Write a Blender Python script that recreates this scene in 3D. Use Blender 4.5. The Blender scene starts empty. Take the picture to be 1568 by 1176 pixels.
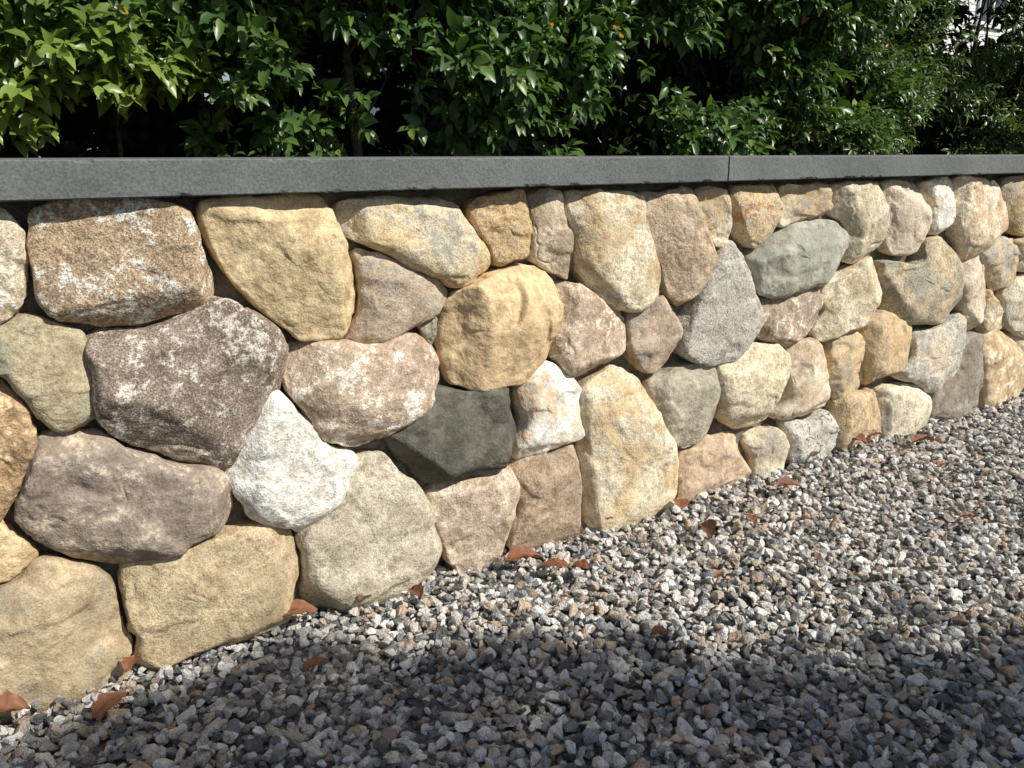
import bpy, bmesh, math, random
import numpy as np
from mathutils import Vector, Matrix

random.seed(7); rng=np.random.default_rng(7)
scene=bpy.context.scene
COL=scene.collection
def link(o,parent=None):
    COL.objects.link(o)
    if parent: o.parent=parent
    return o
def empty(name):
    return link(bpy.data.objects.new(name,None))

# ------------------------------------------------------------ view geometry
F=1250.0; TH=math.atan(356/1250.0); AZ=math.radians(56.6)
CX,CY,CZ=0.0,-1.554,0.965
sT,cT=math.sin(TH),math.cos(TH); cA,sA=math.cos(AZ),math.sin(AZ)
def ray(px,py):
    a=px-784.0; b=588.0-py
    fh=F*cT+b*sT; z=b*cT-F*sT
    return fh*cA+a*sA, fh*sA-a*cA, z
def on_wall(px,py,yp=0.0):
    "rectify a surveyed photo point onto the wall's face plane (metres)"
    x,y,z=ray(px,py); k=(yp-CY)/y
    return (CX+x*k, CZ+z*k)
def on_ground(px,py,zp=0.0):
    x,y,z=ray(px,py); k=(zp-CZ)/z
    return (CX+x*k, CY+y*k)

# ------------------------------------------------------------ numpy noise
def vnoise(P,seed=0):
    I=np.floor(P).astype(np.int64); f=P-I; u=f*f*f*(f*(f*6-15)+10)
    out=np.zeros(len(P))
    for dx in (0,1):
        for dy in (0,1):
            for dz in (0,1):
                h=(I[:,0]+dx)*374761393+(I[:,1]+dy)*668265263+(I[:,2]+dz)*2147483647+seed*974634777
                h=(h^(h>>13))*1274126177; h=h&0xffffffff; h=(h^(h>>16))*2246822519; h=h&0xffffffff; h=h^(h>>15)
                v=(h&0xffff)/32767.5-1
                w=(u[:,0] if dx else 1-u[:,0])*(u[:,1] if dy else 1-u[:,1])*(u[:,2] if dz else 1-u[:,2])
                out+=v*w
    return out
def fbm(P,seed=0,octv=4,gain=.5):
    o=np.zeros(len(P)); a=1.0; P=np.array(P,float)
    for k in range(octv):
        o+=a*vnoise(P,seed+k*17); P=P*2.03+11.3; a*=gain
    return o

def lin(c,sat=1.0):
    c=np.array(c,float)
    g=c.mean(); c=g+(c-g)*sat
    c=c/255
    return tuple(np.where(c<=.04045,c/12.92,((c+.055)/1.055)**2.4))

def mesh_np(name,V,faces,mat,smooth=True,attrs=None,parent=None):
    me=bpy.data.meshes.new(name)
    V=np.asarray(V,dtype=np.float32)
    me.vertices.add(len(V)); me.vertices.foreach_set('co',V.ravel())
    loops=np.concatenate([f.ravel() for f in faces]).astype(np.int32)
    tot=np.concatenate([np.full(len(f),f.shape[1]) for f in faces]).astype(np.int32)
    st=np.concatenate([[0],np.cumsum(tot)[:-1]]).astype(np.int32)
    me.loops.add(len(loops)); me.loops.foreach_set('vertex_index',loops)
    me.polygons.add(len(tot)); me.polygons.foreach_set('loop_start',st); me.polygons.foreach_set('loop_total',tot)
    me.update(calc_edges=True); me.validate()
    if attrs:
        for k,A in attrs.items():
            at=me.attributes.new(k,'FLOAT_COLOR','POINT')
            at.data.foreach_set('color',np.asarray(A,dtype=np.float32).ravel())
    me.polygons.foreach_set('use_smooth',np.full(len(tot),smooth))
    if mat: me.materials.append(mat)
    return link(bpy.data.objects.new(name,me),parent)

# ------------------------------------------------------------ material helpers
class NT:
    def __init__(s,name,diffuse=False):
        s.m=bpy.data.materials.new(name); s.m.use_nodes=True
        s.t=s.m.node_tree; s.t.nodes.clear()
        s.out=s.n('ShaderNodeOutputMaterial'); s.b=s.n('ShaderNodeBsdfDiffuse' if diffuse else 'ShaderNodeBsdfPrincipled')
        s.col=s.b.inputs['Color' if diffuse else 'Base Color']
        s.l(s.b.outputs[0],s.out.inputs[0])
    def n(s,t,**k):
        x=s.t.nodes.new(t)
        for a,b in k.items(): setattr(x,a,b)
        return x
    def l(s,a,b): s.t.links.new(a,b)
    def noise(s,vec,scale,detail=3,rough=.5):
        x=s.n('ShaderNodeTexNoise'); x.inputs['Scale'].default_value=scale
        x.inputs['Detail'].default_value=detail; x.inputs['Roughness'].default_value=rough
        if vec is not None: s.l(vec,x.inputs['Vector'])
        return x.outputs['Fac']
    def ramp(s,fac,a,b,va=0.0,vb=1.0):
        x=s.n('ShaderNodeMapRange'); x.interpolation_type='SMOOTHSTEP'
        x.inputs[1].default_value=a; x.inputs[2].default_value=b
        x.inputs[3].default_value=va; x.inputs[4].default_value=vb
        s.l(fac,x.inputs[0]); return x.outputs[0]
    def math(s,op,a,b=None):
        x=s.n('ShaderNodeMath',operation=op)
        for i,v in enumerate((a,b)):
            if v is None: continue
            if isinstance(v,(int,float)): x.inputs[i].default_value=v
            else: s.l(v,x.inputs[i])
        return x.outputs[0]
    def mix(s,fac,a,b,blend='MIX'):
        x=s.n('ShaderNodeMix',data_type='RGBA',blend_type=blend)
        for i,v in ((0,fac),(6,a),(7,b)):
            if isinstance(v,(int,float)): x.inputs[i].default_value=v
            elif isinstance(v,tuple): x.inputs[i].default_value=(*v[:3],1)
            else: s.l(v,x.inputs[i])
        return x.outputs[2]
    def bump(s,h,strength,dist,nrm=None):
        x=s.n('ShaderNodeBump'); x.inputs['Distance'].default_value=dist
        if isinstance(strength,(int,float)): x.inputs['Strength'].default_value=strength
        else: s.l(strength,x.inputs['Strength'])
        s.l(h,x.inputs['Height'])
        if nrm is not None: s.l(nrm,x.inputs['Normal'])
        return x.outputs[0]

def stone_material():
    s=NT('fieldstone',True)
    pos=s.n('ShaderNodeTexCoord').outputs['Object']
    at={k:s.n('ShaderNodeAttribute',attribute_name=k) for k in ('c1','c2','c3','pp')}
    sep=s.n('ShaderNodeSeparateColor'); s.l(at['pp'].outputs['Color'],sep.inputs[0])
    speck,patch,seed=sep.outputs
    off=s.n('ShaderNodeCombineXYZ')
    sd=s.math('MULTIPLY',seed,37.0)
    for i in range(3): s.l(sd,off.inputs[i])
    va=s.n('ShaderNodeVectorMath',operation='ADD'); s.l(pos,va.inputs[0]); s.l(off.outputs[0],va.inputs[1])
    P=va.outputs[0]
    n1=s.noise(P,9,3,.6); n2=s.noise(P,28,4,.70); n3=s.noise(P,300,2,.8); n4=s.noise(P,95,3,.72)
    col=s.mix(s.ramp(n1,.38,.60),at['c1'].outputs[0],at['c2'].outputs[0])
    thr=s.math('SUBTRACT',s.math('ADD',s.math('MULTIPLY',n2,.6),s.math('MULTIPLY',n1,-.45)),s.math('MULTIPLY',s.math('SUBTRACT',.5,patch),.40))
    col=s.mix(s.ramp(s.math('ADD',thr,s.math('MULTIPLY',s.math('SUBTRACT',n4,.5),.42)),.07,.15),col,at['c3'].outputs[0])
    col=s.mix(1.0,col,s.mix(s.ramp(n2,.32,.66),(.72,.685,.65),(1.18,1.18,1.18)),'MULTIPLY')
    # how coarse-grained this particular stone is
    gr=s.math('ADD',s.math('MULTIPLY',s.math('FRACT',s.math('MULTIPLY',seed,7.31)),.7),.3)
    col=s.mix(gr,col,s.mix(1.0,col,s.mix(s.ramp(n4,.36,.62),(.74,.72,.70),(1.12,1.12,1.12)),'MULTIPLY'))
    col=s.mix(gr,col,s.mix(1.0,col,s.mix(s.ramp(n3,.36,.64),(1.10,1.10,1.10),(.86,.85,.84)),'MULTIPLY'))
    dk=s.math('MULTIPLY',s.ramp(n3,.53,.62),s.math('MULTIPLY',speck,.85))
    col=s.mix(dk,col,(.08,.073,.065))
    lt=s.math('MULTIPLY',s.ramp(n3,.46,.34),s.math('MULTIPLY',speck,.5))
    col=s.mix(lt,col,(.80,.77,.72))
    pit=s.ramp(n4,.25,.34,.45,1.0)
    col=s.mix(1.0,col,s.mix(pit,(.0,.0,.0),(1,1,1)),'MULTIPLY')
    s.l(col,s.col)
    h=s.math('ADD',s.math('MULTIPLY',n2,1.2),s.math('MULTIPLY',gr,s.math('ADD',s.math('MULTIPLY',n4,.9),s.math('MULTIPLY',n3,.28))))
    s.l(s.bump(h,.95,.0050),s.b.inputs['Normal'])
    return s.m
M_STONE=stone_material()

def simple_rock_mat(name,ca,cb,sc=20,bump=.004,fine=300,det=4):
    s=NT(name,True); pos=s.n('ShaderNodeTexCoord').outputs['Object']
    a=s.noise(pos,sc,det,.65); b=s.noise(pos,fine,2,.7)
    col=s.mix(s.ramp(a,.3,.7),ca,cb)
    col=s.mix(1.0,col,s.mix(s.ramp(b,.3,.7),(.78,.78,.78),(1.22,1.22,1.22)),'MULTIPLY')
    s.l(col,s.col)
    s.l(s.bump(s.math('ADD',a,s.math('MULTIPLY',b,.5)),.8,bump),s.b.inputs['Normal'])
    return s.m
M_MORTAR=simple_rock_mat('mortar',(.12,.104,.084),(.23,.20,.165),25,.006)
M_CAP=simple_rock_mat('bluestone',(.135,.145,.138),(.185,.193,.182),5,.0014,200,6)
M_SOIL=simple_rock_mat('soil',(.03,.022,.015),(.07,.05,.035),12,.02)

# ------------------------------------------------------------ the wall
K=1.13; SAT=.75
TAN=(214,184,134); YEL=(222,194,140); CRM=(226,212,182); ORG=(205,154,102); PNK=(196,170,142)
GRY=(156,148,134); GRN=(156,152,126); MAU=(156,139,122); WHT=(232,230,222); BRN=(144,118,90); LGY=(186,182,170)
# (outline as surveyed, c1, c2, c3, speck, patch, bulge, is_bottom)
S=[
([(-75,330),(0,338),(36,355),(47,400),(42,452),(12,482),(-75,492)],(205,172,134),CRM,WHT,.4,.45,1,0),
([(50,348),(78,326),(150,320),(240,325),(285,340),(302,378),(328,438),(318,466),(250,484),(160,500),(100,490),(62,465),(48,402)],(176,150,120),(192,162,124),(206,202,192),.8,.50,1.1,0),
([(303,332),(345,318),(420,314),(482,316),(510,345),(530,390),(551,440),(545,490),(520,517),(465,518),(430,500),(380,460),(335,415),(312,375)],TAN,(218,192,142),(196,180,134),.2,.36,1.1,0),
([(508,332),(530,316),(640,314),(690,325),(715,345),(748,405),(722,425),(690,438),(650,420),(580,385),(530,366),(511,350)],CRM,YEL,(162,156,138),.3,.44,1,0),
([(720,322),(750,308),(800,304),(808,340),(805,390),(780,406),(756,410),(740,375),(722,345)],TAN,(210,168,118),(160,138,106),.3,.38,1,0),
([(810,308),(852,302),(862,330),(874,380),(870,427),(845,421),(815,402),(808,370)],(196,176,144),CRM,(158,138,112),.3,.42,.9,0),
([(862,312),(900,303),(975,308),(985,350),(1000,420),(995,450),(967,474),(925,470),(892,434),(875,400),(868,350)],TAN,CRM,(172,152,122),.3,.42,1,0),
([(978,308),(1010,300),(1055,300),(1073,338),(1091,385),(1078,440),(1045,470),(1015,456),(998,400),(982,350)],(198,170,136),(206,180,152),GRN,.3,.32,1,0),
([(1060,300),(1100,296),(1115,330),(1113,372),(1094,377),(1075,345)],TAN,CRM,GRY,.3,.4,.9,0),
([(1117,298),(1180,292),(1192,310),(1185,350),(1158,380),(1132,374),(1118,340)],CRM,TAN,(186,128,78),.4,.45,.9,0),
([(1190,296),(1260,290),(1268,310),(1262,328),(1225,340),(1190,348)],TAN,CRM,GRY,.3,.4,.8,0),
([(1270,294),(1338,288),(1345,310),(1344,370),(1322,395),(1292,397),(1285,345),(1272,322)],(206,194,156),CRM,GRN,.3,.36,1,0),
([(1347,290),(1402,286),(1412,310),(1410,350),(1402,380),(1362,392),(1345,350)],CRM,(214,192,168),(196,170,150),.3,.42,1,0),
([(1412,288),(1455,283),(1459,320),(1450,355),(1420,358),(1411,330)],WHT,CRM,LGY,.15,.3,.9,0),
([(1460,284),(1515,281),(1531,310),(1528,350),(1500,380),(1470,398),(1457,362)],(218,186,144),CRM,PNK,.3,.38,1,0),
([(1530,283),(1600,279),(1645,300),(1625,352),(1560,362),(1532,340)],PNK,TAN,GRY,.4,.4,1,0),
([(1545,368),(1615,357),(1635,410),(1560,416),(1546,392)],TAN,CRM,GRY,.3,.4,1,0),
([(-75,500),(-5,497),(45,482),(108,500),(138,528),(146,610),(140,654),(92,663),(55,640),(30,600),(-5,568),(-75,560)],(174,160,124),(188,170,134),(142,140,116),.3,.43,1,0),
([(143,510),(230,496),(325,458),(380,472),(432,522),(428,590),(400,640),(368,664),(335,714),(270,706),(200,682),(150,642),(142,570)],(140,121,106),(154,135,118),(200,190,176),.85,.43,1.35,0),
([(538,384),(572,387),(640,420),(686,442),(666,480),(622,502),(580,520),(530,523),(550,462),(547,415)],(192,168,140),(200,174,148),GRY,.4,.40,.9,0),
([(435,532),(500,522),(560,526),(620,506),(655,528),(675,570),(657,608),(612,650),(560,680),(530,688),(492,670),(465,632),(437,602),(427,570)],(212,188,158),(196,168,142),(226,216,202),.4,.43,1.1,0),
([(637,492),(662,480),(668,515),(660,530)],GRY,GRN,BRN,.3,.3,.6,0),
([(672,480),(690,445),(740,417),(800,402),(834,414),(846,450),(842,500),(830,550),(800,580),(740,592),(692,586),(674,530)],(220,187,138),TAN,(210,168,122),.1,.28,1.35,0),
([(850,436),(880,430),(930,465),(960,486),(962,520),(932,550),(895,580),(868,578),(845,540),(842,480)],(192,163,138),(206,180,152),CRM,.4,.44,1,0),
([(958,482),(995,456),(1028,450),(1038,480),(1035,530),(1015,563),(985,572),(961,548)],(166,147,126),PNK,GRY,.4,.4,1,0),
([(1050,470),(1085,402),(1110,372),(1130,378),(1145,420),(1158,470),(1150,515),(1120,545),(1080,556),(1042,546),(1037,500)],(196,190,178),LGY,(176,166,154),.7,.4,1.1,0),
([(1142,390),(1172,364),(1215,342),(1262,336),(1286,350),(1282,395),(1250,430),(1190,452),(1157,448),(1144,420)],(152,154,141),(172,170,155),(140,134,114),.15,.36,1.2,0),
([(1165,457),(1230,437),(1250,450),(1245,485),(1215,527),(1170,522),(1156,492)],(188,165,140),(176,154,137),CRM,.4,.38,.9,0),
([(1252,435),(1290,410),(1333,395),(1346,420),(1340,465),(1305,505),(1260,525),(1240,506),(1253,470)],(216,194,150),CRM,GRY,.3,.38,1.1,0),
([(1346,402),(1400,400),(1412,368),(1450,362),(1462,400),(1466,460),(1440,490),(1400,496),(1352,476)],(168,165,148),(206,184,146),GRN,.5,.42,1,0),
([(1466,406),(1500,386),(1505,430),(1498,490),(1480,509),(1466,480)],CRM,(210,188,164),LGY,.35,.4,.9,0),
([(1503,378),(1543,364),(1548,430),(1522,444),(1504,412)],LGY,TAN,GRY,.6,.4,.9,0),
([(1503,452),(1520,446),(1534,490),(1528,508),(1501,509)],TAN,CRM,PNK,.3,.3,.8,0),
([(1550,425),(1600,415),(1625,480),(1600,540),(1538,505),(1530,455)],LGY,CRM,GRY,.6,.4,1,0),
([(-75,575),(0,577),(30,608),(52,652),(45,722),(5,790),(-75,792)],(200,158,108),(188,155,115),TAN,.35,.43,1,0),
([(62,670),(140,656),(200,686),(270,706),(333,718),(356,760),(350,795),(280,834),(180,866),(120,855),(60,822),(27,790),(42,720)],(168,150,131),(152,136,122),(192,172,146),.15,.40,1.2,0),
([(402,602),(422,598),(468,640),(495,682),(541,697),(525,740),(490,790),(460,812),(430,800),(385,790),(365,760),(342,712),(370,662),(386,630)],WHT,(230,228,218),(168,164,150),.1,.36,1.1,0),
([(598,650),(650,597),(720,592),(775,592),(788,625),(790,665),(777,708),(702,720),(650,741),(612,712),(593,675)],(92,90,80),(106,102,90),(84,82,72),.15,.36,1.2,0),
([(787,590),(830,556),(870,574),(895,610),(890,660),(852,685),(795,702),(784,682),(797,640)],CRM,WHT,(214,172,136),.3,.42,1,0),
([(887,602),(930,562),(965,574),(990,610),(1005,655),(1032,690),(1033,760),(990,780),(908,806),(890,750),(885,690)],(222,196,146),CRM,(208,174,124),.2,.45,1,1),
([(990,586),(1025,560),(1077,552),(1095,580),(1097,620),(1080,665),(1040,685),(1018,668),(1000,625)],(170,164,142),(182,170,148),(190,158,122),.2,.28,1,0),
([(1096,546),(1130,525),(1180,522),(1198,540),(1195,585),(1170,640),(1130,660),(1100,640),(1092,600)],CRM,(224,208,170),LGY,.3,.38,1.1,0),
([(1205,535),(1240,521),(1263,545),(1262,600),(1235,635),(1182,640),(1200,600)],(206,178,146),CRM,PNK,.4,.4,1,0),
([(1270,522),(1300,505),(1318,522),(1318,580),(1290,610),(1268,602),(1262,560)],(192,170,138),TAN,GRY,.3,.38,.9,0),
([(1320,495),(1345,476),(1376,486),(1393,515),(1375,560),(1330,592),(1318,560)],TAN,(206,180,146),(200,160,116),.3,.38,1,0),
([(1395,510),(1440,494),(1468,480),(1470,520),(1455,560),(1420,596),(1380,582),(1364,572),(1385,545)],CRM,LGY,(204,180,154),.4,.4,1,0),
([(1472,517),(1494,511),(1498,560),(1485,610),(1450,635),(1420,635),(1426,592),(1457,560)],(144,130,116),GRY,BRN,.3,.3,.9,1),
([(1500,516),(1530,508),(1556,530),(1562,570),(1542,605),(1500,620),(1493,580)],TAN,(204,174,136),CRM,.3,.4,1,1),
([(1540,508),(1600,542),(1610,600),(1562,606),(1560,545)],CRM,TAN,GRY,.4,.4,1,1),
([(-75,797),(0,796),(30,820),(60,850),(30,872),(0,890),(-75,900)],YEL,TAN,(208,168,120),.3,.4,1,0),
([(-75,910),(0,892),(62,852),(120,862),(166,882),(190,940),(195,992),(170,1025),(90,1050),(0,1090),(-75,1120)],(174,152,118),(192,168,128),(150,142,116),.3,.4,1.1,1),
([(188,862),(280,836),(380,801),(440,806),(455,850),(456,900),(425,942),(330,972),(212,1012),(196,960)],(194,170,130),(206,182,140),(166,148,112),.3,.42,1.2,1),
([(461,822),(500,772),(540,702),(582,690),(612,722),(650,768),(665,810),(677,862),(600,893),(500,920),(466,908)],(192,182,154),(206,195,168),(172,155,134),.35,.43,1.1,1),
([(650,766),(668,740),(730,715),(775,711),(789,752),(770,800),(765,838),(706,864),(682,842),(665,802)],(204,181,153),(202,176,149),(210,193,168),.5,.4,1,1),
([(785,708),(850,688),(878,680),(892,740),(890,795),(850,824),(776,820),(785,760)],(172,147,117),(186,158,128),MAU,.35,.40,1,1),
([(1036,695),(1085,670),(1125,664),(1142,690),(1140,718),(1100,737),(1040,754),(1034,728)],(206,174,141),(204,176,147),TAN,.3,.35,1,1),
([(1143,667),(1180,652),(1202,680),(1195,707),(1150,724),(1144,692)],(210,194,162),CRM,GRY,.35,.4,1,1),
([(1197,645),(1240,640),(1270,628),(1278,660),(1270,683),(1210,695),(1202,670)],WHT,LGY,(106,102,92),.4,.42,1,1),
([(1272,615),(1325,592),(1343,620),(1340,662),(1310,672),(1276,680)],(194,167,135),TAN,PNK,.35,.4,1,1),
([(1342,602),(1375,587),(1415,602),(1421,635),(1390,652),(1345,658)],(206,196,170),CRM,GRY,.3,.38,1,1),
]
def outline(pts,N):
    P=np.array(pts,float); n=len(P); out=[]
    for i in range(n):
        p0,p1,p2,p3=P[i-1],P[i],P[(i+1)%n],P[(i+2)%n]
        t=np.linspace(0,1,12,endpoint=False)[:,None]
        out.append(.5*((2*p1)+(-p0+p2)*t*.9+(2*p0-5*p1+4*p2-p3)*t**2+(-p0+3*p1-3*p2+p3)*t**3))
    Q=np.vstack(out); Q=np.vstack([Q,Q[:1]])
    d=np.concatenate([[0],np.cumsum(np.linalg.norm(np.diff(Q,axis=0),axis=1))])
    s=np.linspace(0,d[-1],N,endpoint=False)
    return np.stack([np.interp(s,d,Q[:,0]),np.interp(s,d,Q[:,1])],1)

Vs=[];Q4=[];T3=[];A={'c1':[],'c2':[],'c3':[],'pp':[]}; base=0
def add_stone(pts,c1,c2,c3,speck,patch,bul,seed,N=130,R=38,fold=None):
    global base
    r=np.random.default_rng(seed+100)
    O=outline(pts,N)
    x,z=O[:,0],O[:,1]; x2,z2=np.roll(x,-1),np.roll(z,-1); cr=x*z2-x2*z; ar=cr.sum()/2
    c=np.array([((x+x2)*cr).sum(),((z+z2)*cr).sum()])/(6*ar); ar=abs(ar)
    O=c+(O-c)*1.022
    size=math.sqrt(ar); B=min(max(.25*size,.028),.055)*bul
    ph=np.linspace(0,1,R)**.85*math.pi/2
    nexp=r.uniform(3.1,4.3)
    L=np.sin(ph)**(2/nexp); D=np.cos(ph)**(2/nexp); D[-1]=0
    L=np.concatenate([L[1:],[.985,.95,.9]]); Dp=np.concatenate([B*D[1:],[-.02,-.045,-.08]])
    ph=np.concatenate([ph[1:],[1.6,1.7,1.8]])
    o=O-c; od=o/np.linalg.norm(o,axis=1)[:,None]
    X=c[0]+L[:,None]*o[:,0]; Z=c[1]+L[:,None]*o[:,1]; Y=-np.repeat(Dp[:,None],N,1)
    NX=np.sin(ph)[:,None]**3*od[:,0]; NZ=np.sin(ph)[:,None]**3*od[:,1]; NY=-np.repeat(np.sqrt(1-np.sin(ph)**6)[:,None],N,1)
    P=np.stack([X,Y,Z],-1).reshape(-1,3); Nn=np.stack([NX,NY,NZ],-1).reshape(-1,3)
    P=np.vstack([[c[0],-B,c[1]],P]); Nn=np.vstack([[0,-1,0],Nn])
    front=P[:,1]<.001
    def cut(n,depth,soft):
        nonlocal P
        q=(P-np.array([c[0],0,c[1]]))@n; h=q[front].max(); d=h-depth
        ov=(q-d)/.0025; ov=np.where(ov>20,ov,np.log1p(np.exp(np.clip(ov,-30,20))))*.0025*front
        P=P-ov[:,None]*n*soft
    al=r.uniform(0,2*math.pi)
    for k,(t0,t1,dd) in enumerate([(3,10,.28)]+[(30,62,.38)]*int(r.integers(2,6))+[(12,22,.30)]):
        a=al+k*2.1+r.uniform(-.5,.5); ti=math.radians(r.uniform(t0,t1))
        n=np.array([math.cos(a)*math.sin(ti),-math.cos(ti),math.sin(a)*math.sin(ti)])
        cut(n,dd*B*r.uniform(.7,1.25),.92)
    sd=r.uniform(0,50,3)
    amp=min(size,.25)
    disp=fbm((P+sd)*6.5,seed,2)*.033*amp+fbm((P+sd)*22,seed+3,3)*.0028+fbm((P+sd)*95,seed+9,3,.6)*.0008
    stp=fbm((P+sd)*np.array([9,9,13]),seed+21,2); disp+=np.tanh((stp-.15)*16)*.0026
    cr_=np.abs(fbm((P+sd)*np.array([5,5,8]),seed+33,3)); disp-=np.exp(-(cr_/.018)**2)*.0038*np.clip(fbm((P+sd)*4,seed+8,1)*3,0,1)
    if fold:
        (fx0,fz0),(fx1,fz1),hgt=fold
        t=np.clip((P[:,2]-fz0)/(fz1-fz0),0,1); xl_=fx0+(fx1-fx0)*t+.006*np.sin(t*5)
        win=np.exp(-((P[:,2]-(fz0+fz1)/2)/abs(fz1-fz0)/.62)**4)
        dd=P[:,0]-xl_
        disp+=win*(1/(1+np.exp(-dd/.0016)))*np.exp(-np.clip(dd,0,1)/.08)*hgt - win*np.exp(-(dd/.0045)**2)*.008
    w=np.where(P[:,1]>.03,0.3,1)
    P=P+Nn*(disp*w)[:,None]
    nr=len(L)
    Vs.append(P)
    i=np.arange(N); j=(i+1)%N
    T3.append(base+np.stack([np.zeros(N,int),1+j,1+i],1))
    for k in range(nr-1):
        a=1+k*N
        Q4.append(base+np.stack([a+i,a+j,a+N+j,a+N+i],1))
    n=len(P); base+=n
    for key,cc in (('c1',c1),('c2',c2),('c3',c3)):
        l=lin(cc,SAT); A[key].append(np.tile([l[0]*K,l[1]*K,l[2]*K*.98,1],(n,1)))
    A['pp'].append(np.tile([speck,patch,r.uniform(0,1),1],(n,1)))
for i,(pts,c1,c2,c3,sp,pa,bu,bot) in enumerate(S):
    w=[]
    for p in pts:
        x,z=on_wall(p[0],p[1])
        if bot and z<.07: z-=.03
        if z>.84: z+=.018
        w.append((x,z))
    fold=(on_wall(780,432),on_wall(773,498),.020) if i==22 else None
    add_stone(w,c1,c2,c3,sp,pa,bu,i,190 if fold else 130,64 if fold else 38,fold)
pal=[TAN,YEL,CRM,(205,174,134),PNK,GRY,GRN,MAU,LGY,BRN,(212,180,130)]
def run(x0,x1,seed):
    r=random.Random(seed); nc=int(round(abs(x1-x0)/.25)); rows=4
    pts={}
    for i in range(nc+1):
        for j in range(rows+1):
            e=.03 if j in(0,rows) else .045
            pts[i,j]=(x0+(x1-x0)*i/nc+(r.uniform(-.05,.05) if 0<i<nc else 0),-.03+.92*j/rows+(r.uniform(-e,e) if 0<j<rows else 0))
    for i in range(nc):
        for j in range(rows):
            q=[pts[i,j],pts[i+1,j],pts[i+1,j+1],pts[i,j+1]]
            o=[]
            for k in range(4):
                a=q[k];b=q[(k+1)%4]
                cxx=sum(p[0] for p in q)/4; czz=sum(p[1] for p in q)/4
                o.append((cxx+(a[0]-cxx)*.86,czz+(a[1]-czz)*.86))
                for t in(.33,.67):
                    o.append((a[0]+(b[0]-a[0])*t+r.uniform(-.008,.008),a[1]+(b[1]-a[1])*t+r.uniform(-.008,.008)))
            cc=r.sample(pal,3)
            add_stone(o,cc[0],cc[1],cc[2],r.uniform(.2,.5),r.uniform(.2,.45),1,seed*50+i*5+j,60,20)
xl=min(on_wall(-75,py)[0] for py in(330,500,800,1100)); 
run(xl-2.5,xl-.0,3)
run(3.66,9.0,4)
wall=empty('stone_wall')
V=np.vstack(Vs)
mesh_np('fieldstones',V,[np.vstack(T3),np.vstack(Q4)],M_STONE,True,{k:np.vstack(v) for k,v in A.items()},wall)

def grid(x0,x1,z0,z1,dx):
    nx=int((x1-x0)/dx)+1; nz=int((z1-z0)/dx)+1
    X,Z=np.meshgrid(np.linspace(x0,x1,nx),np.linspace(z0,z1,nz),indexing='ij')
    idx=np.arange(nx*nz).reshape(nx,nz)
    Fq=np.stack([idx[:-1,:-1],idx[1:,:-1],idx[1:,1:],idx[:-1,1:]],-1).reshape(-1,4)
    return X.ravel(),Z.ravel(),Fq
X,Z,Fq=grid(xl-2.5,9,-.05,.89,.012)
Pm=np.stack([X,np.full_like(X,.024),Z],1); Pm[:,1]+=fbm(Pm*12,5,4)*.011
mesh_np('mortar_joints',Pm,[Fq],M_MORTAR,True,None,wall)
def box(name,x0,x1,y0,y1,z0,z1,mat,parent=None,bev=0):
    bm=bmesh.new(); bmesh.ops.create_cube(bm,size=1)
    for v in bm.verts:
        v.co=Vector((x0+(v.co.x+.5)*(x1-x0),y0+(v.co.y+.5)*(y1-y0),z0+(v.co.z+.5)*(z1-z0)))
    if bev: bmesh.ops.bevel(bm,geom=bm.edges[:],offset=bev,segments=2,affect='EDGES')
    me=bpy.data.meshes.new(name); bm.to_mesh(me); bm.free(); me.materials.append(mat)
    return link(bpy.data.objects.new(name,me),parent)
box('wall_core',xl-2.5,9,.07,.30,-.05,.889,M_MORTAR,wall)

def coping(name,x0,x1,seed):
    y0,y1,z0,z1=-.06,.33,.891,.953; b=.0025
    prof=[]
    def seg(a,bb,n): 
        for t in np.linspace(0,1,n,endpoint=False): prof.append((a[0]+(bb[0]-a[0])*t,a[1]+(bb[1]-a[1])*t))
    seg((y0,z0+b),(y0,z1-b),14); seg((y0,z1-b),(y0+b,z1),3); seg((y0+b,z1),(y1-b,z1),24); seg((y1-b,z1),(y1,z1-b),2)
    seg((y1,z1-b),(y1,z0+b),4); seg((y1,z0+b),(y0+b,z0),12); seg((y0+b,z0),(y0,z0+b),3)
    prof=np.array(prof); m=len(prof); n=int((x1-x0)/.006)
    xs=np.linspace(x0,x1,n)
    P=np.zeros((n,m,3)); P[:,:,0]=xs[:,None]; P[:,:,1]=prof[:,0]; P[:,:,2]=prof[:,1]
    P=P.reshape(-1,3)
    f=P[:,1]<y0+.01
    Q=P.copy()
    Q[:,1]+=np.where(f,fbm(P*50,seed,3,.6)*.0005+fbm(P*np.array([4,1,1]),seed+2,2)*.0008,0)
    edge=f&((P[:,2]>z1-.006)|(P[:,2]<z0+.006))
    ch=np.clip(fbm(P*np.array([35,20,20]),seed+7,3)-.45,0,1)
    Q[:,1]+=np.where(edge,ch*.004,0); Q[:,2]+=np.where(edge&(P[:,2]>z1-.006),-ch*.0025,0)
    Q[:,2]+=np.where((P[:,2]<z0+.004),ch*.003,0)
    i=np.arange(n-1)[:,None]*m; j=np.arange(m)[None]; j2=(j+1)%m
    Fq=np.stack([(i+j),(i+j2),(i+m+j2),(i+m+j)],-1).reshape(-1,4)[:,::-1]
    caps=[np.arange(m)[None],(np.arange(m)+(n-1)*m)[None][:,::-1]]
    o=mesh_np(name,Q,[Fq]+caps,M_CAP,False,None,wall)
sx=[xl-2.5,-.25,1.648,3.55,5.4,7.2,9.0]
for i in range(6): coping('coping_slab_%d'%(i+1),sx[i]+.0028,sx[i+1]-.0028,i*31)

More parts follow.
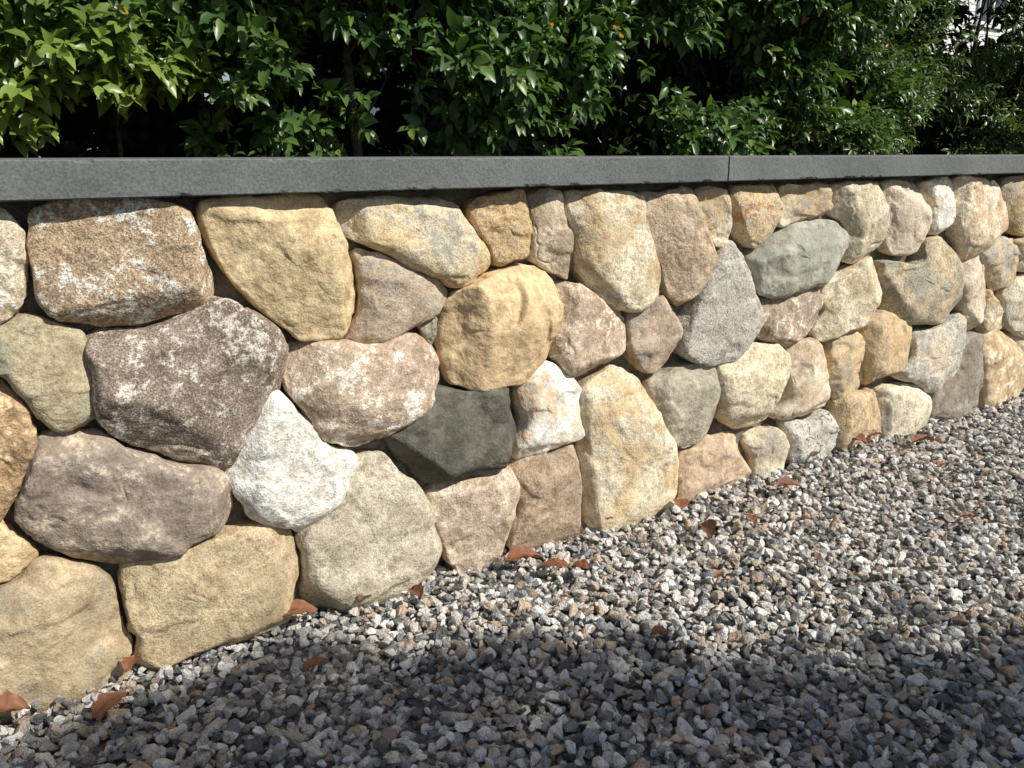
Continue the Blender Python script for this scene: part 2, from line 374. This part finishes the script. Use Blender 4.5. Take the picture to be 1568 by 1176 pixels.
# ------------------------------------------------------------ ground
M_GROUND=simple_rock_mat('gravel_ground',(.09,.085,.08),(.3,.285,.26),70,.01)
bm=bmesh.new(); vs=[bm.verts.new(v) for v in((-250,-250,-.012),(250,-250,-.012),(250,250,-.012),(-250,250,-.012))]; bm.faces.new(vs)
me=bpy.data.meshes.new('ground'); bm.to_mesh(me); bm.free(); me.materials.append(M_GROUND); link(bpy.data.objects.new('ground',me))
box('planting_bed',xl-2.5,14,.34,3.2,-.01,.86,M_SOIL)

# gravel ---------------------------------------------------
def gravel_mat():
    s=NT('crushed_stone',True); oi=s.n('ShaderNodeObjectInfo'); pos=s.n('ShaderNodeTexCoord').outputs['Object']
    cr=s.n('ShaderNodeValToRGB'); cr.color_ramp.interpolation='CONSTANT'
    pal=[(0,(200,196,190)),(.12,(150,149,147)),(.20,(220,212,198)),(.32,(180,170,156)),(.41,(236,231,222)),(.53,(118,117,116)),(.60,(206,188,166)),
         (.67,(246,243,236)),(.76,(166,167,168)),(.84,(212,184,158)),(.88,(176,154,140)),(.91,(252,249,243))]
    el=cr.color_ramp.elements
    while len(el)<len(pal): el.new(.5)
    for e,(p,c) in zip(el,pal): e.position=p; e.color=(*lin(c,.9),1)
    s.l(oi.outputs['Random'],cr.inputs[0])
    va=s.n('ShaderNodeVectorMath',operation='ADD'); s.l(pos,va.inputs[0])
    m=s.math('MULTIPLY',oi.outputs['Random'],91.0); cb=s.n('ShaderNodeCombineXYZ')
    for i in range(3): s.l(m,cb.inputs[i])
    s.l(cb.outputs[0],va.inputs[1]); P=va.outputs[0]
    a=s.noise(P,3.0,3,.75)
    col=s.mix(1.0,cr.outputs[0],s.mix(s.ramp(a,.3,.7),(.74,.73,.71),(1.12,1.12,1.12)),'MULTIPLY')
    s.l(col,s.col)
    s.l(s.bump(a,.55,.10),s.b.inputs['Normal'])
    return s.m
M_GRAV=gravel_mat()
pc=bpy.data.collections.new('gravel_pieces')
for k in range(18):
    bm=bmesh.new(); r=random.Random(k)
    ax=(1,r.uniform(.6,.95),r.uniform(.42,.75))
    for i in range(r.randint(10,15)):
        v=Vector((r.gauss(0,1),r.gauss(0,1),r.gauss(0,1))).normalized()*r.uniform(.82,1.08)
        bm.verts.new((v.x*ax[0]*.5,v.y*ax[1]*.5,v.z*ax[2]*.5))
    res=bmesh.ops.convex_hull(bm,input=bm.verts[:])
    for v in [v for v in bm.verts if not v.link_faces]: bm.verts.remove(v)
    bmesh.ops.dissolve_limit(bm,angle_limit=math.radians(18),verts=bm.verts[:],edges=bm.edges[:])
    bmesh.ops.bevel(bm,geom=bm.edges[:],offset=.035,segments=1,affect='EDGES',clamp_overlap=True)
    bmesh.ops.triangulate(bm,faces=bm.faces[:])
    me=bpy.data.meshes.new('gravel_piece'); bm.to_mesh(me); bm.free(); me.materials.append(M_GRAV)
    pc.objects.link(bpy.data.objects.new('gravel_piece',me))
pts=[];scl=[]
def layer(x0,x1,y0,y1,sp,z,zj,keep,smin,smax,excl=None):
    xs=np.arange(x0,x1,sp); ys=np.arange(y0,y1,sp)
    X,Y=np.meshgrid(xs,ys); X=X.ravel()+rng.uniform(-.5,.5,X.size)*sp; Y=Y.ravel()+rng.uniform(-.5,.5,Y.size)*sp
    m=rng.random(X.size)<keep
    if excl: m&=~((X>excl[0])&(X<excl[1])&(Y>excl[2])&(Y<excl[3]))
    X,Y=X[m],Y[m]
    u=rng.random(len(X)); s=smin+(smax-smin)*u**1.7
    Zz=z+rng.uniform(-zj,zj,len(X))+fbm(np.stack([X*2.2,Y*2.2,X*0],1),3,2)*.006-s*.15
    pts.append(np.stack([X,Y,Zz],1)); scl.append(s)
main=(-.6,4.6,-1.75,.02)
layer(-.6,4.6,-1.75,.02,.0185,-.002,.003,1,.022,.032)
layer(-.6,4.6,-1.75,.02,.021,.010,.0045,.82,.016,.042)
layer(-3,9,-3.6,.02,.032,.002,.006,1,.030,.048,main)
Pg=np.vstack(pts); Sg=np.concatenate(scl); n=len(Pg)
me=bpy.data.meshes.new('gravel'); me.vertices.add(n); me.vertices.foreach_set('co',Pg.astype(np.float32).ravel())
at=me.attributes.new('rot','FLOAT_VECTOR','POINT'); 
rot=np.stack([rng.normal(0,.42,n),rng.normal(0,.42,n),rng.uniform(0,6.283,n)],1); at.data.foreach_set('vector',rot.astype(np.float32).ravel())
at=me.attributes.new('scl','FLOAT_VECTOR','POINT'); at.data.foreach_set('vector',np.stack([Sg*1.1,Sg*1.1,Sg*1.1],1).astype(np.float32).ravel())
at=me.attributes.new('idx','INT','POINT'); at.data.foreach_set('value',rng.integers(0,18,n).astype(np.int32))
gob=link(bpy.data.objects.new('gravel',me))
ng=bpy.data.node_groups.new('gravel_scatter','GeometryNodeTree')
ng.interface.new_socket('Geometry',in_out='INPUT',socket_type='NodeSocketGeometry')
ng.interface.new_socket('Geometry',in_out='OUTPUT',socket_type='NodeSocketGeometry')
gi=ng.nodes.new('NodeGroupInput'); go=ng.nodes.new('NodeGroupOutput')
iop=ng.nodes.new('GeometryNodeInstanceOnPoints'); ci=ng.nodes.new('GeometryNodeCollectionInfo')
ci.inputs['Collection'].default_value=pc; ci.inputs['Separate Children'].default_value=True; ci.inputs['Reset Children'].default_value=True
def na(name,dt):
    x=ng.nodes.new('GeometryNodeInputNamedAttribute'); x.data_type=dt; x.inputs['Name'].default_value=name
    return next(o for o in x.outputs if o.enabled and o.name=='Attribute')
ng.links.new(gi.outputs[0],iop.inputs['Points']); ng.links.new(ci.outputs[0],iop.inputs['Instance'])
iop.inputs['Pick Instance'].default_value=True
ng.links.new(na('idx','INT'),iop.inputs['Instance Index']); ng.links.new(na('rot','FLOAT_VECTOR'),iop.inputs['Rotation']); ng.links.new(na('scl','FLOAT_VECTOR'),iop.inputs['Scale'])
ng.links.new(iop.outputs[0],go.inputs[0])
gob.modifiers.new('scatter','NODES').node_group=ng

# ------------------------------------------------------------ leaves
TPL=np.array([(0,0,0),(.33,-.42,.10),(.30,0,0),(.33,.42,.10),(.66,-.36,.06),(.68,0,-.03),(.66,.36,.06),(1,0,-.14)])
FT=np.array([(0,1,2),(0,2,3),(4,7,5),(5,7,6)]); FQ=np.array([(1,4,5,2),(2,5,6,3)])
def norm(v): return v/np.maximum(np.linalg.norm(v,axis=1),1e-9)[:,None]
def leaves_mesh(name,P,D,Nn,Ln,Wd,C,mat,parent):
    D=norm(D); Bt=norm(np.cross(Nn,D)); Nn=np.cross(D,Bt)
    n=len(P)
    V=P[:,None,:]+TPL[None,:,0:1]*Ln[:,None,None]*D[:,None,:]+TPL[None,:,1:2]*Wd[:,None,None]*Bt[:,None,:]+TPL[None,:,2:3]*Ln[:,None,None]*Nn[:,None,:]
    o=(np.arange(n)*8)[:,None,None]
    T=(o+FT[None]).reshape(-1,3); Q=(o+FQ[None]).reshape(-1,4)
    Cc=np.repeat(np.concatenate([C,np.ones((n,1))],1),8,0)
    return mesh_np(name,V.reshape(-1,3),[T,Q],mat,True,{'lcol':Cc},parent)
def leaf_mat(name,rough=.35,trans=.25,diffuse=False):
    s=NT(name,diffuse); at=s.n('ShaderNodeAttribute',attribute_name='lcol')
    c=at.outputs[0]
    s.l(c,s.col)
    if not diffuse: s.b.inputs['Roughness'].default_value=rough
    if trans:
        tr=s.n('ShaderNodeBsdfTranslucent'); s.l(s.mix(1.0,c,(1.3,1.6,.6),'MULTIPLY'),tr.inputs[0])
        mx=s.n('ShaderNodeMixShader'); mx.inputs[0].default_value=trans
        s.l(s.b.outputs[0],mx.inputs[1]); s.l(tr.outputs[0],mx.inputs[2]); s.l(mx.outputs[0],s.out.inputs[0])
    return s.m
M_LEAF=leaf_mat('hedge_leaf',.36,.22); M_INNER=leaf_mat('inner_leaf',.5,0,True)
def shoots(n,xr,zr,y_off,nl,size,aspect,seed,thr=-.3,inner=False):
    r=np.random.default_rng(seed)
    x=r.uniform(*xr,n*3); z=r.uniform(*zr,n*3)
    g=fbm(np.stack([x*2.6,z*3.2,x*0+3],1),41,3)
    ok=g>thr+r.normal(0,.12,n*3)
    if not inner:
        gap=np.exp(-((x-1.02)/.15)**2-((np.clip(z-1.05,0,9))/.28)**2); ok&=r.random(n*3)>gap*.97
    x,z,g=[v[ok][:n] for v in(x,z,g)]; n=len(x)
    ys=y_off-(.20*g if not inner else 0)+np.abs(r.normal(0,.10,n))+.10*np.sin(x*2.1+1)+np.clip(1.15-z,0,1)*.25
    # thin, leggy part of the hedge towards its far end
    gap2=np.exp(-np.abs((x/(ys+1.554)-1.80)/.17)**3-np.abs(((z-.965)/(ys+1.554)-.28)/.11)**3); k2=r.random(n)>gap2*(.92 if not inner else .98)
    x,z,ys=x[k2],z[k2],ys[k2]; n=len(x)
    O=np.stack([x,ys,z],1)
    ax=norm(np.stack([r.normal(0,.45,n),-1+r.normal(0,.3,n),r.normal(.25,.45,n)],1))
    out=[[] for _ in range(6)]
    k=np.arange(nl)
    L=r.uniform(.08,.16,n)
    up=np.array([0,0,1.0])
    e1=norm(np.cross(ax,up)); e2=np.cross(ax,e1); ph0=r.uniform(0,6.28,n); s0=size*r.uniform(.7,1.25,n)
    for i in k:
        t=(i+.5)/nl; ph=ph0+i*2.4
        rad=np.cos(ph)[:,None]*e1+np.sin(ph)[:,None]*e2
        P=O+ax*(L*t)[:,None]
        D=norm(ax*(.25+.7*t)+rad*(1.0-.45*t)+np.array([0,0,-.28])+r.normal(0,.2,(n,3)))
        Nn=norm(ax*.65+up*.65+r.normal(0,.28,(n,3)))
        s=s0*r.uniform(.75,1.15,n)*(1.05-.35*t)
        out[0].append(P);out[1].append(D);out[2].append(Nn);out[3].append(s);out[4].append(s*aspect*r.uniform(.85,1.15,n))
        out[5].append(np.stack([x,z],1))
    return [np.concatenate(o) for o in out]
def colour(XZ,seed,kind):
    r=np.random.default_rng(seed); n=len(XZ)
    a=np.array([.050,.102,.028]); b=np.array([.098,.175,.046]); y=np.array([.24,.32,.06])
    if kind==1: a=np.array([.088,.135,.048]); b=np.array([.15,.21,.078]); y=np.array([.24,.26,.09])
    if kind==2: a=np.array([.020,.036,.012]); b=np.array([.034,.058,.018]); y=b  # inner leaves: darkened greens, hedge-depth shade put into the colour
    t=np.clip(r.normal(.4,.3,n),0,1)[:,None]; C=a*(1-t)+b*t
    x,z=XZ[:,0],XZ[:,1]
    w=np.clip(1.15*np.exp(-((x-.25)/.30)**2-((z-1.08)/.15)**2)+r.normal(0,.13,n),0,1)  # sunlit cluster painted into the leaf colour: bright yellow-green patch
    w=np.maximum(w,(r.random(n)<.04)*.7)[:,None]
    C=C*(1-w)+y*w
    f=r.random(n)<.0022; C[f]=np.array([.5,.26,.03])
    return C
hedge=empty('hedge')
def build(name,sets,seed,kind,mat):
    Z6=[np.concatenate([s[i] for s in sets]) for i in range(6)]
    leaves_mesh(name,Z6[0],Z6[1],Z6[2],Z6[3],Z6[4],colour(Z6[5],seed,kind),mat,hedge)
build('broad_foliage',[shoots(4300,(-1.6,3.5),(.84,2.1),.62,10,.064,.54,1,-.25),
      shoots(500,(-3,9),(2.1,2.9),.75,9,.07,.55,4,-.6)],5,0,M_LEAF)
build('narrow_foliage',[shoots(5600,(2.7,8.0),(.84,2.1),.60,11,.047,.34,11,-.6)],6,1,M_LEAF)
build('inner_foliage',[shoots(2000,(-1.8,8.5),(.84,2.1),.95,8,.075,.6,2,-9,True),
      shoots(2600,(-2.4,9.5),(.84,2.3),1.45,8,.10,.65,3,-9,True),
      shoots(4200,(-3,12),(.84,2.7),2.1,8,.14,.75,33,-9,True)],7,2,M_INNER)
def tubes(name,paths,mat,parent):
    V=[];Q=[];b=0
    for path,r0,r1 in paths:
        path=np.array(path,float); n=len(path); m=7
        for i in range(n):
            d=path[min(i+1,n-1)]-path[max(i-1,0)]; d/=np.linalg.norm(d)
            e=np.cross(d,[.3,1,.1]); e/=np.linalg.norm(e); f=np.cross(d,e); rr=r0+(r1-r0)*i/(n-1)
            for k in range(m):
                a=2*math.pi*k/m; V.append(path[i]+(e*math.cos(a)+f*math.sin(a))*rr)
        for i in range(n-1):
            for k in range(m): Q.append((b+i*m+k,b+i*m+(k+1)%m,b+(i+1)*m+(k+1)%m,b+(i+1)*m+k))
        b+=n*m
    return mesh_np(name,np.array(V),[np.array(Q)],mat,True,None,parent)
M_BARK=simple_rock_mat('bark',(.05,.042,.032),(.14,.12,.095),30,.006,150)
paths=[];r=random.Random(3)
xs=[.97]+[-1.5+.33*i+r.uniform(-.1,.1) for i in range(32)]
for x0 in xs:
    y0=.70 if x0==.97 else r.uniform(.85,1.3); p=[(x0,y0,.82)]; 
    for k in range(8):
        q=p[-1]; p.append((q[0]+r.uniform(-.025,.025),q[1]+r.uniform(-.03,.03),q[2]+.2))
    paths.append((p,.016 if x0==.97 else r.uniform(.007,.014),.004))
    for k in range(5):
        s0=p[r.randint(1,7)]; d=Vector((r.uniform(-1,1),r.uniform(-.8,.3),r.uniform(.2,.9))).normalized()
        paths.append(([tuple(Vector(s0)+d*.1*j+Vector((0,0,.008*j*j))) for j in range(5)],.005,.002))
tubes('stems',paths,M_BARK,hedge)

# ------------------------------------------------------------ fallen leaves on the gravel
def dead_leaves():
    spots=[(803,866,.095,15),(852,877,.07,-10),(446,936,.085,20),(1042,780,.075,80),(1080,822,.075,100),(1208,753,.08,10),(1298,680,.085,-30),(1412,684,.08,5),
      (484,1032,.05,30),(170,1092,.075,70),(14,1104,.07,20),(637,919,.055,120),(1147,804,.06,100),(890,878,.045,150),(560,926,.04,60),(196,1004,.055,90),
      (1320,668,.055,15),(1240,700,.04,60),(1010,980,.04,10),(1440,720,.045,40),(1100,890,.035,40),(930,800,.035,20),(1250,860,.03,70),(1480,800,.04,0)]
    V=[];Fc=[];C=[];r=random.Random(9);b=0
    nu,nv=11,9
    for px,py,ln,ang in spots:
        x,y=on_ground(px,py,.02); y=min(y,-.045)
        ca,sa=math.cos(math.radians(ang-33)),math.sin(math.radians(ang-33)); cu=r.uniform(.2,.9); tl=r.uniform(-.12,.12); tw=r.uniform(-.4,.4); tr=r.uniform(-.25,.25)
        base_c=r.choice([(.26,.10,.05),(.19,.08,.044),(.28,.125,.06),(.15,.07,.044),(.26,.11,.055)])
        for i in range(nu):
            u=i/(nu-1); w=math.sin(math.pi*min(u**.85,1))**.75*.28*ln
            for j in range(nv):
                v=(j/(nv-1)*2-1); lx=(u-.5)*ln; ly=v*w*(1+.15*math.sin(u*25+j)); 
                lz=.036+abs(v)**1.5*w*cu+math.sin(u*3.1)*.10*ln+lx*tl+ly*(tw*u+tr)+.0022*math.sin(u*17+v*4+px)+r.uniform(-.0006,.0006)
                V.append((x+lx*ca-ly*sa,y+lx*sa+ly*ca,lz)); k=r.uniform(.75,1.2)*(.7 if j==nv//2 else 1); C.append((*[q*k for q in base_c],1))
        for i in range(nu-1):
            for j in range(nv-1): Fc.append((b+i*nv+j,b+(i+1)*nv+j,b+(i+1)*nv+j+1,b+i*nv+j+1))
        b+=nu*nv
    mesh_np('fallen_leaves',np.array(V),[np.array(Fc)],leaf_mat('dry_leaf',.6,.10),True,{'lcol':np.array(C)})
dead_leaves()

# ------------------------------------------------------------ white house beyond the hedge
def house():
    h=empty('white_house')
    s=NT('white_siding'); s.b.inputs['Base Color'].default_value=(.78,.78,.76,1); s.b.inputs['Roughness'].default_value=.5
    gl=NT('window_glass'); gl.b.inputs['Base Color'].default_value=(.04,.05,.06,1); gl.b.inputs['Roughness'].default_value=.08
    rf=simple_rock_mat('roof_shingles',(.06,.06,.065),(.11,.11,.11),8,.01)
    x0,x1,y0,y1=8.0,24.0,9.0,17.0
    box('walls',x0,x1,y0,y1,-.01,5.8,s.m,h)
    for i in range(40): box('clapboard_%d'%i,x0-.03,x1+.03,y0-.03+.0,y0-.005,.1+i*.14,.1+i*.14+.125,s.m,h)
    k=0
    for fl in(1.0,3.7):
        for xx in np.arange(9.5,23,2.4):
            k+=1
            box('window_%d'%k,xx,xx+.95,y0-.07,y0-.04,fl,fl+1.5,gl.m,h)
            for a in((xx-.1,xx,fl-.1,fl+1.6),(xx+.95,xx+1.05,fl-.1,fl+1.6),(xx,xx+.95,fl+1.5,fl+1.6),(xx,xx+.95,fl-.1,fl),(xx,xx+.95,fl+.72,fl+.78),(xx+.45,xx+.5,fl,fl+.72),(xx+.45,xx+.5,fl+.78,fl+1.5)):
                box('window_trim',a[0],a[1],y0-.10,y0-.05,a[2],a[3],s.m,h)
    bm=bmesh.new(); v=[bm.verts.new(p) for p in((x0-.4,y0-.4,5.75),(x1+.4,y0-.4,5.75),(x1+.4,y1+.4,5.75),(x0-.4,y1+.4,5.75),(x0-.4,13,9),(x1+.4,13,9))]
    for f in((0,1,5,4),(2,3,4,5),(0,4,3),(1,2,5),(0,3,2,1)): bm.faces.new([v[i] for i in f])
    me=bpy.data.meshes.new('roof'); bm.to_mesh(me); bm.free(); me.materials.append(rf); link(bpy.data.objects.new('roof',me),h)
house()

# ------------------------------------------------------------ sun, sky
EL=math.radians(43); AZS=math.radians(31)
SV=Vector((math.cos(EL)*math.sin(AZS),-math.cos(EL)*math.cos(AZS),math.sin(EL)))
sl=bpy.data.lights.new('sun','SUN'); sl.energy=5.0; sl.angle=math.radians(.53); sl.color=(1,.965,.90)
so=link(bpy.data.objects.new('sun',sl)); so.rotation_euler=SV.to_track_quat('Z','Y').to_euler(); so.location=SV*20
w=bpy.data.worlds.new('World'); scene.world=w; w.use_nodes=True
sk=w.node_tree.nodes.new('ShaderNodeTexSky'); sk.sky_type='NISHITA'; sk.sun_disc=False; sk.sun_elevation=EL; sk.sun_rotation=math.pi-AZS
bg=w.node_tree.nodes['Background']; bg.inputs[1].default_value=.085; w.node_tree.links.new(sk.outputs[0],bg.inputs[0])

# ------------------------------------------------------------ tree behind the viewer (its crown shades the near gravel)
tree=empty('shade_tree')
n=40000
gx=rng.uniform(-3.5,5.5,n); gy=rng.uniform(-5.2,.1,n)
ye=np.interp(gx,[-3,.3,.46,.84,1.1,1.37,1.76,3,5.5],[-.15,-.13,-.13,-.46,-.64,-.76,-.90,-1.4,-2.5])+fbm(np.stack([gx*2.2,gx*0,gx*0],1),8,3)*.07
inside=(gy<ye+rng.normal(0,.04,n))&(fbm(np.stack([gx*1.5,gy*1.5,gx*0],1),77,3)>-.95)
ell=((gx-1)/4.5)**4+((gy+2.4)/2.6)**4<1
inside&=ell
gx,gy=gx[inside],gy[inside]; m=len(gx)
hh=rng.uniform(5.2,7.2,m)/SV.z
P=np.stack([gx,gy,gx*0],1)+np.array(SV)*hh[:,None]
D=rng.normal(0,1,(m,3)); Nn=norm(np.stack([rng.normal(0,.5,m),rng.normal(0,.5,m),np.ones(m)],1)+np.array(SV)*.6)
Ln=rng.uniform(.10,.16,m)
leaves_mesh('crown',P,norm(D-Nn*(D*Nn).sum(1)[:,None]),Nn,Ln,Ln*.55,np.tile([.05,.10,.025],(m,1))*rng.uniform(.7,1.3,(m,1)),M_INNER,tree)
tc=P.mean(0); tb=np.array([tc[0],tc[1]-.3,-.02]); paths=[([tuple(tb+(tc-tb)*t+np.array([.08*math.sin(t*6),0,0])) for t in np.linspace(0,1,12)],.16,.05)]
for k in range(26):
    e=P[rng.integers(0,m)]; t=rng.uniform(.55,.95); s0=tb+(tc-tb)*t
    paths.append(([tuple(s0+(e-s0)*u+np.array([0,0,.25*math.sin(u*3.14)])) for u in np.linspace(0,1,8)],.045,.01))
tubes('trunk_and_limbs',paths,M_BARK,tree)

# ------------------------------------------------------------ camera
cd=bpy.data.cameras.new('camera'); cd.sensor_width=36; cd.lens=36*F/1568; cd.clip_start=.02; cd.clip_end=600
co=link(bpy.data.objects.new('camera',cd)); co.location=(CX,CY,CZ)
co.rotation_euler=(math.pi/2-TH,0,-(math.pi/2-AZ)); scene.camera=co
scene.view_settings.view_transform='Standard'; scene.view_settings.look='None'; scene.view_settings.exposure=0
